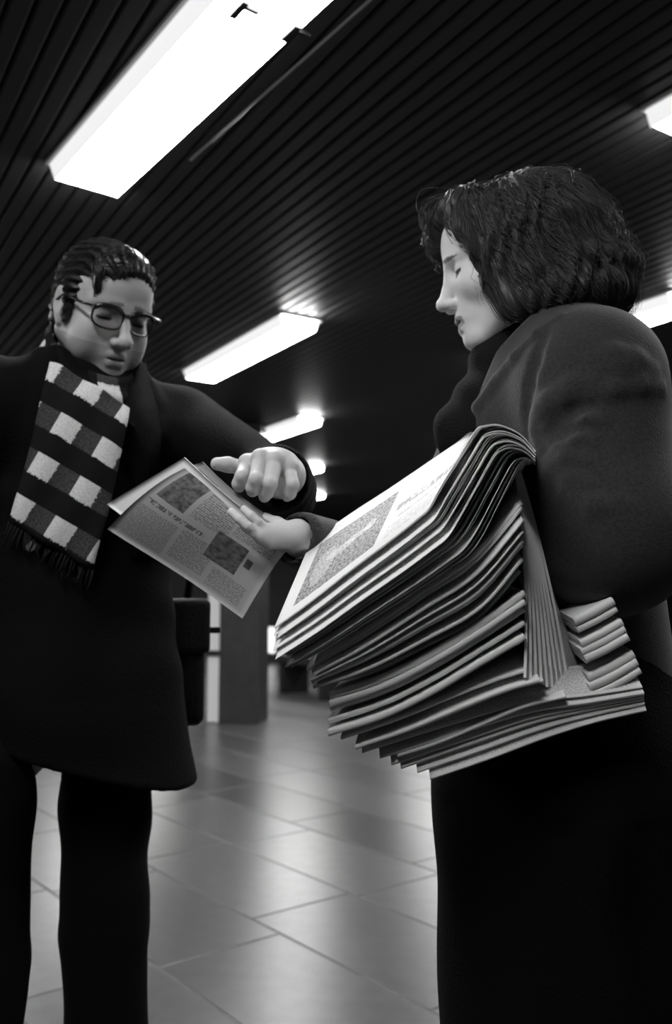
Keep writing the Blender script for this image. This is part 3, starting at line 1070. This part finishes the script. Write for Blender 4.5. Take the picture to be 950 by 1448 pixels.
# neck turn
nk = []
for a in np.linspace(-0.5, 2*math.pi-0.9, 30):
    nk.append(NB + np.array([0, 0, .035]) + (math.cos(a)*bm_f*.080 + math.sin(a)*bm_l*.078) + bm_f*.022 + [0, 0, -.070*math.cos(a)])
nk = np.array(nk)
acr2 = [nrm(np.array([0, 0, 1.0]) - nrm(p - NB)*np.array([1, 1, 0])*.25) for p in nk]
nor2 = [nrm((p - NB)*np.array([1, 1, 0])) for p in nk]
v2, f2, uv2 = band('scarf', nk, acr2, nor2, [.085]*30, .010, man, 'scarf_check', v0=.062)
n = len(v)
V = np.vstack([v, v2]); Fc = f + [tuple(i+n for i in q) for q in f2]
sc = obj('scarf', V, Fc, 'scarf_check', man, uvs=np.vstack([uv, uv2]))
sc['label'] = 'woollen scarf in pale and black checks'
fr = MB()
for j in range(26):
    s = (j/25-.5)*.155
    p = cen[-1] + acr[-1]*s
    fr.tube([p + nor[-1]*.003, p + np.array([-.006, -.003, -.018]) + rng.normal(0, .003, 3), p + np.array([-.010, -.004, -.034]) + rng.normal(0, .005, 3)], [.0022, .0018, .001], 5)
n_ = len(fr.v)
fo = obj('fringe', np.array(fr.v), fr.f, 'scarf_check', sc, uvs=np.tile([[.02, .06]], (n_, 1)))

# shoulder bag hanging at his side
bgc = W(236, 935, 1.86)
bag = empty('shoulder_bag', (bgc[0], bgc[1], W(236, 1020, 1.86)[2]))
tag(bag, 'black leather shoulder bag hanging beside the man\'s coat', 'bag')
Rg = rotz(math.radians(25))
def soft_box(c, size, R, r, h):
    Fd = Field()
    hs = np.array(size)/2 - r
    def fn(x, y, z):
        x, y, z = x-c[0], y-c[1], z-c[2]
        X = np.abs(R[0,0]*x+R[1,0]*y)-hs[0]; Y_ = np.abs(R[0,1]*x+R[1,1]*y)-hs[1]; Z = np.abs(z + 0*x + 0*y)-hs[2]
        return np.sqrt(np.maximum(X,0)**2+np.maximum(Y_,0)**2+np.maximum(Z,0)**2)+np.minimum(np.maximum(X,np.maximum(Y_,Z)),0)-r
    e = np.abs(R) @ np.array(size)/2
    Fd._add(fn, c-e, c+e, 0.001, 'u')
    return Fd.mesh(h)
bsz = (0.105, .22, .245)
v, f = soft_box(bgc, bsz, Rg, .018, .006); obj('body', v, f, 'leather_black', bag)
v, f = soft_box(bgc + [0, -.005, .075], (bsz[0]+.016, bsz[1]+.016, .11), Rg, .012, .005); fl = obj('flap', v, f, 'leather_black', bag)
cl = W(302, 891, 1.80)
MB().box(cl, (.02, .02, .012), Rg).build('clasp', 'leather_black', fl)
MB().tube([bgc + [0.03, .05, .12], SL_ + [0.04, .08, -.10], SL_ + [0.0, .04, .045], SL_ + [-.03, -.03, .05]], .009, 6).build('strap', 'leather_black', bag, smooth=True)

# ================================================================== the woman
HW_ = W(717, 374, 1.28)
fw, uw = aim(-0.990, 0.139, 12)
wf = nrm([-0.97, -0.24, 0]); wl = np.array([0.24, -0.97, 0])
NBw = W(765, 484, 1.30)
SLw = NBw + wl*0.165 + wf*(0.012) + np.array([0, 0, -.100])
SRw = NBw - wl*0.175 + wf*(-0.01) + np.array([0, 0, -.085])
ELw = SLw + np.array([0.015, -.03, -.215]); WLw = np.array([.225, 1.17, 1.19])
WRw = W(424, 764, 1.19); ERw = W(600, 830, 1.42)
HIPw = np.array([0.335, 1.30, 0.86])
woman_base = np.array([0.33, 1.30, 0.0])
zw = math.atan2(wf[1], wf[0])
B = Field()
B.cone(NBw + [0, 0, -.12], HIPw, .095, .11, 0.05, sc=(zw, 0.8))
B.cone(SLw, SRw, .045, .045, 0.05)
B.chain([SLw, ELw, WLw], [.042, .034, .024], 0.03)
B.chain([SRw, ERw, WRw], [.042, .034, .024], 0.03)
for s in (-1, 1):
    h_ = HIPw + wl*s*.08
    B.chain([h_, h_*np.array([1, 1, 0]) + [0, 0, .46], h_*np.array([1, 1, 0]) + [0.02, 0, .09]], [.08, .052, .036], 0.04)
B.cone(NBw + [0, 0, -.06], HW_ - uw*.12 - fw*.04, .055, .045, 0.03)
tl = WLw + np.array([-.055, .03, -.02])
B.chain([WLw, tl, tl + np.array([-.04, .02, -.03])], [.026, .034, .016], 0.01)          # left hand under the papers
vb, fb = B.mesh(0.010)
vh, fh, th, MWm = head_mesh(HW_, fw, uw, False, 0.0018)
# right hand holding out the newspaper: fingers over its face, thumb behind
Hd = Field()
hw2 = W(420, 757, 1.185)
Hd.cone(WRw, hw2, .024, .020, 0.01)
mcp = [W(377, 749, 1.152), W(366, 755, 1.146), W(371, 761, 1.150), W(380, 767, 1.155)]
pip = [W(365, 738, 1.143), W(350, 744, 1.136), W(358, 754, 1.142), W(369, 762, 1.147)]
dip = [W(355, 729, 1.142), W(338, 734, 1.136), W(350, 749, 1.142), W(363, 758, 1.147)]
tip = [W(345, 720, 1.145), W(327, 724, 1.139), W(344, 745, 1.145), W(358, 755, 1.150)]
for q in range(4):
    Hd.cone(hw2, mcp[q], .0175, .0088, 0.008)
    finger(Hd, [mcp[q], pip[q], dip[q], tip[q]], (.0060, .0062, .0058, .0052)[q], 0.0014)
finger(Hd, [W(408, 748, 1.185), W(392, 740, 1.195), W(376, 735, 1.200), W(362, 731, 1.202)], .0088, 0.004)
vq, fq = Hd.mesh(0.0016)
V, Fc, T = join([(vb, fb, 0.55), (vh, fh, th), (vq, fq, 0.62)])
woman = obj('person', V, Fc, 'skin', base=woman_base, tone=T)
tag(woman, 'dark-haired woman in a wool coat carrying newspapers over her arm and holding one out', 'person')

# coat
C2 = Field()
C2.cone(NBw + [0.0, 0, -.16], np.array([.335, 1.29, .90]), .150, .160, 0.06, sc=(zw, 0.92))
C2.cone(SLw + [0, 0, -.01], SRw + [0, 0, -.01], .078, .078, 0.07)
C2.cone(SLw + [0, 0, .015] - wl*.03, NBw + [.02, 0, .0], .07, .075, 0.06)
C2.cone(SRw + [0, 0, .015] + wl*.03, NBw + [.02, 0, .0], .07, .075, 0.06)
C2.ell(NBw + [.030, -.02, -.05], (.085, .12, .078), 0.06)                        # back of the collar and yoke
C2.chain([SLw + [0, 0, .0], ELw + [0.0, 0, 0.02], ELw, ELw + (WLw-ELw)*0.9], [.088, .082, .078, .052], 0.04)
C2.chain([SRw, ERw, ERw + (WRw-ERw)*.55, WRw + (ERw-WRw)*.02], [.08, .066, .05, .040], 0.03)
C2.cone(WRw + (ERw-WRw)*.03, WRw + (WRw-ERw)*.3, .030, .033, 0.004, mode='s')
C2.half((0, 0, .96), (0, 0, -1), 0.01)
C2.cone(HW_ - uw*.10, HW_ + uw*.1, .072, .11, 0.02, mode='s')
C2.cone(NBw + wf*.080 + [0, 0, .01], NBw + wf*.135 + [0, 0, -.15], .052, .036, 0.006, mode='s')
# lapel edge rolled over the chest, seams and folds, found on the cloth
def surf_chain(px, r, sink, k, mode='u', rs=None):
    pts = [hit(C2, x, y) for x, y in px]
    pts = [p for p in pts if p is not None]
    if len(pts) < 2: return
    g = C2.grad(np.array(pts))
    pts = [p - g_*sink for p, g_ in zip(pts, g)]
    n = len(pts)
    rr = [r*(0.45+0.55*math.sin(math.pi*(0.12+0.80*i/(n-1)))) for i in range(n)]
    ops.append((pts, rr, k, mode))
ops = []
surf_chain([(652, 612), (676, 575), (702, 540), (730, 505), (760, 472), (792, 448)], .011, .002, .006)
surf_chain([(770, 478), (757, 510), (748, 545), (745, 580), (746, 615)], .008, -.002, .010, 's')
for px in ([(762, 632), (778, 612), (800, 598), (824, 592), (850, 596)], [(760, 640), (785, 622), (812, 615), (834, 622)],
           [(752, 608), (766, 580), (790, 562), (815, 556)], [(756, 590), (775, 566), (808, 545), (838, 541)],
           [(838, 562), (870, 549), (905, 545), (936, 549)], [(840, 505), (870, 500), (900, 508), (925, 522)],
           [(764, 648), (780, 665), (805, 678), (830, 684)], [(845, 525), (880, 520), (918, 532)],
           [(775, 655), (800, 648), (830, 650)], [(800, 700), (840, 715), (880, 712)]):
    surf_chain(px, .010, .0062, .014)
for px in ([(764, 625), (785, 605), (812, 584), (840, 572)], [(772, 632), (798, 612), (826, 606)]):
    surf_chain(px, .006, -.0045, .012, 's')
for pts, rr, k, mode in ops:
    C2.chain(pts, rr, k, mode)
C2.disp(folds(.003, 40, (1.0, 0.3, 0.15), seed=0.7), [0, .95, .4], [.7, 1.6, .95])
v, f = C2.mesh(0.0048)
cw = obj('coat', v, f, 'coat_wool', woman)
cw['label'] = 'dark grey wool coat with puckered sleeve'
# dark knitted scarf at the throat
S = Field()
S.cone(NBw + [-.01, 0, .0], HW_ - uw*.150 - fw*.045, .070, .050, 0.02)
S.ell(NBw + wf*.075 + [0, .0, -.11], (.05, .06, .07), 0.04)
S.cone(NBw + wf*.065 + [0, 0, -.03], NBw + wf*.115 + [0, 0, -.15], .045, .035, 0.02)
S.cone(NBw + wf*.075 + [0, 0, -.10], NBw + wf*.12 + [0, 0, -.14], .042, .05, 0.03)
S.disp(folds(.003, 120, (0.4, 0, 1), seed=.2), NBw - .3, NBw + .3)
v, f = S.mesh(0.005)
obj('neck_scarf', v, f, 'knit_dark', woman)
# skirt and boots
K = Field()
K.cone((.325, 1.29, 1.00), (.320, 1.27, .80), .155, .175, 0.05, sc=(zw, 0.95))
K.cone((.322, 1.27, .80), (.340, 1.27, .34), .182, .190, 0.05, sc=(zw, 1.0))
K.half((0, 0, .30), (0, 0, -1), 0.01)
K.disp(folds(.006, 50, (1, .4, 0), seed=3), [0, .9, .2], [.7, 1.7, .8])
v, f = K.mesh(0.009); obj('skirt', v, f, 'skirt_black', woman)
for s in (-1, 1):
    c = np.array([.345, 1.30, 0]) + wl*s*.08
    S = Field()
    S.cone(c + [0, 0, .36], c + [0, 0, .08], .055, .045, 0.02)
    S.cone(c + [0, 0, .05], c + wf*.15 + [0, 0, .035], .045, .034, 0.02)
    S.half((0, 0, .001), (0, 0, -1), .003)
    v, f = S.mesh(0.007); obj('boot', v, f, 'shoe_black', woman)

# hair: a thick bob, swept off the forehead, rolled outward at the nape
G = Field()
G.ell((-.045, 0, .036), (.108, .086, .089), 0.01)
G.ell((-.072, 0, -.035), (.080, .086, .080), 0.03)
G.ell((.030, 0, .075), (.045, .066, .048), 0.02)
for s in (-1, 1):
    G.ell((-.006, s*.064, -.020), (.058, .024, .082), 0.025)
    G.chain([(.006, s*.070, -.085), (-.055, s*.082, -.088), (-.105, s*.062, -.090), (-.128, s*.022, -.082)], [.022, .028, .030, .030], 0.025)
G.cone((-.128, -.022, -.080), (-.128, .022, -.080), .031, .031, 0.02)
G.chain([(.052, .030, .098), (.078, .000, .094), (.088, -.030, .078), (.082, -.046, .050)], [.022, .020, .020, .012], 0.015)   # quiff over the brow
G.chain([(.058, .045, .075), (.055, .060, .045), (.046, .066, .010)], [.014, .014, .010], 0.02)
for q in range(30):                                              # locks
    a = rng.uniform(-2.6, 2.6)
    y0 = .088*math.sin(a); x0 = -.05 + -.10*math.cos(a)*-1
    x0 = -.05 - .098*math.cos(a)
    if x0 > 0.02: continue
    G.chain([(x0*.75-.01, y0*.80, .075 + rng.normal(0, .01)), (x0*.98, y0*.99, .02), (x0*1.05-.005, y0*1.02, -.05), (x0*1.0, y0*.98, -.085 + rng.normal(0, .006))],
            [.008, .012, .013, .008], 0.014)
def locks_w(x, y, z):
    q = np.arctan2(y, -(x + .035))
    return .0026*np.sin(q*24 + z*38 + 2.2*np.sin(z*45 + q*3)) + .0012*np.sin(q*57 - z*70)
G.disp(locks_w, (-.3, -.2, -.2), (.2, .2, .2))
v, f = G.mesh(0.0029)
st = []
while len(st) < 2600:
    p = rng.normal(0, 1, 3); p /= np.linalg.norm(p)
    if p[2] < -0.35 or (p[0] > .6 and p[2] < .5): continue
    st.append(np.array([-.035, 0, .03]) + p*np.array([.115, .09, .1]))
st = np.array(st)
for _ in range(4):
    st -= G.grad(st)*G.at(st)[:, None]
def gw(Pt):
    side = np.clip(Pt[:, 1]/.05, -1, 1)
    back = np.where(Pt[:, 0] > .03, .15, .55)
    return np.stack([-back, side*.35, -np.ones(len(Pt))*.75], 1)
d0 = gw(st) + np.stack([-.3*np.ones(len(st)), np.sign(st[:, 1]+.02)*.5, np.zeros(len(st))], 1)
pa = strands(G, st, d0, 22, .0075, gw, .0007, .0018, .13)
v2, f2 = strand_mesh(pa, .0009)
fly = rng.choice(len(pa), 420, replace=False)
pf = pa[fly].copy()
gg = G.grad(pf.reshape(-1, 3)).reshape(pf.shape)
pf += gg*np.linspace(0.0, 1, pf.shape[1])[None, :, None]**1.5*rng.uniform(.002, .016, (len(fly), 1, 1))
v3, f3 = strand_mesh(pf, .0005)
# wisps of the quiff
ws = []
for q in range(150):
    a = np.array([.050 + rng.normal(0, .010), rng.uniform(-.035, .040), .112 + rng.normal(0, .005)])
    e = np.array([rng.uniform(.088, .112), a[1]*.7 - .022 + rng.normal(0, .01), rng.uniform(.048, .104)])
    m_ = (a+e)/2 + np.array([.012, 0, .018 + rng.normal(0, .004)])
    ws.append(crom([a, m_, (m_+e)/2 + [.008, -.002, .004], e], 21))
v4, f4 = strand_mesh(np.array(ws), .0007)
V, Fc, _ = join([(v, f, 0), (v2, f2, 0), (v3, f3, 0), (v4, f4, 0)])
obj('hair', V @ MWm.T + HW_, Fc, 'hair_dark', woman)

# ================================================================== the newspapers
def paper_mesh(near, E, t, upref, m, nose=0.6):
    """Folded newspaper: near is the polyline of its near edge, E the vector to its far edge, t its thickness."""
    near = np.asarray(near, float)
    K = len(near)
    tan = np.gradient(near, axis=0)
    E = np.asarray(E, float)
    if E.ndim == 1: E = np.tile(E, (K, 1))
    vs_, uv = [], []
    s = np.concatenate([[0], np.cumsum(np.linalg.norm(np.diff(near, axis=0), axis=1))])
    s /= s[-1]
    pn = None
    for i in range(K):
        En = nrm(E[i])
        n = nrm(np.cross(tan[i], E[i]))
        if pn is None:
            if n.dot(upref) < 0: n = -n
        elif n.dot(pn) < 0: n = -n
        pn = n
        p, q = near[i], near[i] + E[i]
        b = t*.5
        vs_ += [p - En*t*.35*nose + n*b*.45, p + n*b, q + n*b, q - n*b, p - n*b, p - En*t*.35*nose - n*b*.45]
        uv += [(s[i], 0), (s[i], 0.0), (s[i], 1), (s[i], 1), (s[i], 0), (s[i], 0)]
    ff = []
    for i in range(K-1):
        for j in range(6):
            k = (j+1) % 6
            ff.append((i*6+j, i*6+k, (i+1)*6+k, (i+1)*6+j))
    ff.append((0, 1, 2, 3, 4, 5)); ff.append(tuple((K-1)*6+j for j in range(6))[::-1])
    return np.array(vs_), ff, np.array(uv)
def wpoly(pts, n):
    P = [W(*p) for p in pts]
    return crom(P, n)
def pile(N, top, bot, E0, E1, t, label, group, n=34, jx=2.0, m='newsprint', wid=None, first=None, up=(-.2, -.3, 1), tj=0.35, ej=0.012):
    """N newspapers interleaved between the top and bottom near-edge outlines."""
    top, bot = np.array(top, float), np.array(bot, float)
    out = []
    gaps = rng.exponential(1.0, N-1) + 0.8
    levels = np.concatenate([[0], np.cumsum(gaps)/gaps.sum()])
    for k in range(N):
        a = levels[k]
        pts = top*(1-a) + bot*a
        j = rng.normal(0, jx, 2)
        if k:
            pts[0, 0] += j[0]*1.6; pts[0, 1] -= j[0]*0.9
        near = wpoly(pts, n)
        E = np.array(E0)*(1-a) + np.array(E1)*a
        if E.ndim == 2: E = crom(E, n)
        near = near + nrm(E if E.ndim == 1 else E[0])*rng.normal(0, ej) * (1 if k else 0)
        tt = t*(1 + tj*rng.uniform(-1, 1))
        v, f, uv = paper_mesh(near, E, tt, np.array(up), m)
        mm = first if (first and k == 0) else m
        o = obj('newspaper', v, f, mm, base=v.mean(0)*np.array([1, 1, 0]) + [0, 0, v[:, 2].min()], uvs=uv)
        lab = ('topmost ' if k == 0 else 'lowest ' if k == N-1 else '') + label
        tag(o, lab, 'newspaper', group)
        out.append(o)
    return out
# uppermost bundle, bent over the forearm
top1 = [(388, 888, .955), (440, 850, .955), (500, 803, .957), (556, 761, .96), (592, 732, .962), (606, 719, .965), (622, 690, .97), (648, 648, .98), (672, 609, .99), (684, 602, .995), (706, 601, 1.0), (735, 614, 1.005), (757, 638, 1.01)]
bot1 = [(412, 940, .955), (470, 908, .955), (530, 870, .957), (596, 828, .96), (640, 798, .962), (664, 780, .965), (682, 756, .97), (704, 712, .98), (722, 676, .99), (730, 660, .995), (735, 652, 1.0), (740, 647, 1.005), (747, 646, 1.01)]
far1 = [(440, 765), (495, 727), (552, 690), (608, 652), (646, 626), (662, 613), (672, 611), (684, 614), (694, 618), (704, 622), (718, 628), (738, 638), (757, 650)]
E1 = np.array([W(fx, fy, p[2]+.25) - W(*p) for (fx, fy), p in zip(far1, top1)])
ps = pile(27, top1, bot1, E1, E1*np.array([1, 1, .92]), .0009, 'newspaper of the uppermost bundle bent over the woman\'s forearm', 'newspapers of the uppermost bundle', first='front_page', n=60)
tag(ps[0], 'topmost newspaper of the bundle, its bright front page with a picture facing up', 'newspaper')
if 'group' in ps[0]: del ps[0]['group']
# second bundle, splayed open towards the arm
pile(10, [(446, 938, .975), (520, 893, .975), (600, 838, .98), (670, 790, .985), (738, 712, .99)],
     [(441, 980, .975), (520, 958, .975), (600, 922, .98), (680, 878, .985), (738, 812, .99)],
     (.03, .24, .07), (.03, .24, .04), .0030, 'newspaper of the splayed second bundle under the uppermost one', 'newspapers of the second bundle', jx=3)
# third: thick white folded spines
pile(5, [(466, 985, .985), (540, 960, .985), (610, 925, .987), (680, 882, .99), (742, 838, .995)],
     [(464, 1036, .985), (540, 1012, .985), (610, 978, .987), (680, 936, .99), (742, 900, .995)],
     (.03, .24, .01), (.03, .24, .01), .0066, 'newspaper with a thick white folded spine, in the middle of the load', 'newspapers with white spines', jx=1.0, tj=.15, ej=.003)
# fourth and fifth: shaded papers at the bottom
pile(5, [(482, 1044, 1.0), (560, 1018, 1.0), (640, 985, 1.0), (700, 962, 1.0), (745, 948, 1.0)],
     [(560, 1070, 1.01), (620, 1050, 1.01), (680, 1025, 1.01), (740, 1000, 1.01), (800, 985, 1.015)],
     (.03, .22, .04), (.03, .22, .04), .0042, 'shaded newspaper below the white spines', 'newspapers of the lower bundle', jx=4)
pile(6, [(512, 1064, 1.015), (620, 1030, 1.015), (740, 995, 1.02), (830, 984, 1.03), (908, 972, 1.04)],
     [(603, 1103, 1.02), (690, 1072, 1.02), (770, 1042, 1.025), (840, 1020, 1.035), (913, 1003, 1.045)],
     (.0, .05, .030), (.0, .045, .040), .0030, 'dim newspaper at the very bottom of the load', 'newspapers at the bottom of the load', jx=3, up=(0, -1, -.3), ej=.002)
# fan of hanging halves between the arm and the bundles
for k in range(9):
    a = k/8
    tl_ = W(728 + 2*a, 650, 1.05 + .02*a); bl_ = W(742 + 62*a, 958 + 26*a - 10*(a > .9), .995 + .075*a)
    tr_ = W(700 + 4*a, 650, 1.16); br_ = W(768 + 68*a, 966 + 14*a, 1.10 + .02*a)
    ns = 12
    near = np.array([bl_ + (tl_-bl_)*t + np.array([.006*math.sin(t*3.1), 0, 0]) for t in np.linspace(0, 1, ns)])
    far = np.array([br_ + (tr_-br_)*t for t in np.linspace(0, 1, ns)])
    vv, uv = [], []
    th_ = .0016
    for i in range(ns):
        nn = nrm(np.cross(tl_-bl_, br_-bl_))
        for p, q in ((near[i], 0), (far[i], 1)):
            vv += [p - nn*th_, p + nn*th_]; uv += [(i/ns, q)]*2
    ff = []
    for i in range(ns-1):
        a0, a1 = i*4, i*4+4
        for x, y in ((0, 1), (1, 3), (3, 2), (2, 0)):
            ff.append((a0+x, a0+y, a1+y, a1+x))
    ff += [(0, 2, 3, 1), ((ns-1)*4, (ns-1)*4+1, (ns-1)*4+3, (ns-1)*4+2)]
    o = obj('newspaper', np.array(vv), ff, 'newsprint', base=bl_, uvs=np.array(uv), smooth=False)
    tag(o, 'newspaper hanging straight down in a fan below the woman\'s sleeve', 'newspaper', 'newspapers hanging in a fan')
# papers coming out under the elbow, white spines
pile(8, [(812, 880, 1.035), (840, 866, 1.04), (868, 850, 1.045)],
     [(838, 984, 1.035), (872, 968, 1.04), (906, 948, 1.045)],
     (.01, .12, .01), (.01, .12, .01), .0085, 'newspaper with white spine sticking out below the woman\'s elbow', 'newspapers below the elbow', jx=1.0, n=10, tj=.2, ej=.003)

# the newspaper being handed over: folded once along its upper edge
NT = np.array([W(268, 652, 1.215), W(330, 706, 1.18), W(404, 766, 1.150)])
NBt = np.array([W(157, 748, 1.30), W(250, 812, 1.25), W(346, 874, 1.21)])
def sheet(topc, botc, bulge, th_, nU=22, nV=18):
    tp, bt = crom(topc, nU), crom(botc, nU)
    vv, uv = [], []
    nn = nrm(np.cross(tp[-1]-tp[0], bt[0]-tp[0]))
    if nn[1] > 0: nn = -nn
    for side in (0, 1):
        for i in range(nU):
            for j in range(nV):
                t = j/(nV-1)
                p = tp[i] + (bt[i]-tp[i])*t + nn*bulge(i/(nU-1), t) + nn*(th_ if side else 0)
                vv.append(p); uv.append((i/(nU-1), 1-t))
    n = nU*nV
    ff = []
    for i in range(nU-1):
        for j in range(nV-1):
            a = i*nV+j; q = (a, a+1, a+nV+1, a+nV)
            ff += [q[::-1], tuple(n+x for x in q)]
    ed = [i*nV for i in range(nU)] + [(nU-1)*nV+j for j in range(1, nV)] + [i*nV+nV-1 for i in range(nU-2, -1, -1)] + [j for j in range(nV-2, 0, -1)]
    for a, b_ in zip(ed, ed[1:]+ed[:1]):
        ff.append((a, b_, n+b_, n+a))
    return np.array(vv), ff, np.array(uv)
root = empty('newspaper', W(346, 872, 1.14))
tag(root, 'folded newspaper held out by the woman to the man, printed page facing out', 'newspaper')
v, f, uv = sheet(NT, NBt, lambda u, t: -.030*math.exp(-t*9) + .010*math.sin(t*3.1)*(1-u) + .006*math.sin(u*5+t*2), .0015)
obj('outer_page', v, f, 'back_page_shaded', root, uvs=uv)
NT2 = NT + np.array([0.0, .012, .0]); NB2 = np.array([W(152, 713, 1.31), W(240, 775, 1.275), W(340, 838, 1.235)])
NT2[0] = W(262, 647, 1.232)
v, f, uv = sheet(NT2, NB2, lambda u, t: .004*math.sin(u*4), .002)
obj('inner_pages', v, f, 'inner_page', root, uvs=np.stack([1-uv[:, 1], uv[:, 0]], 1))

for o in bpy.data.objects:
    if '_base' in o: del o['_base']
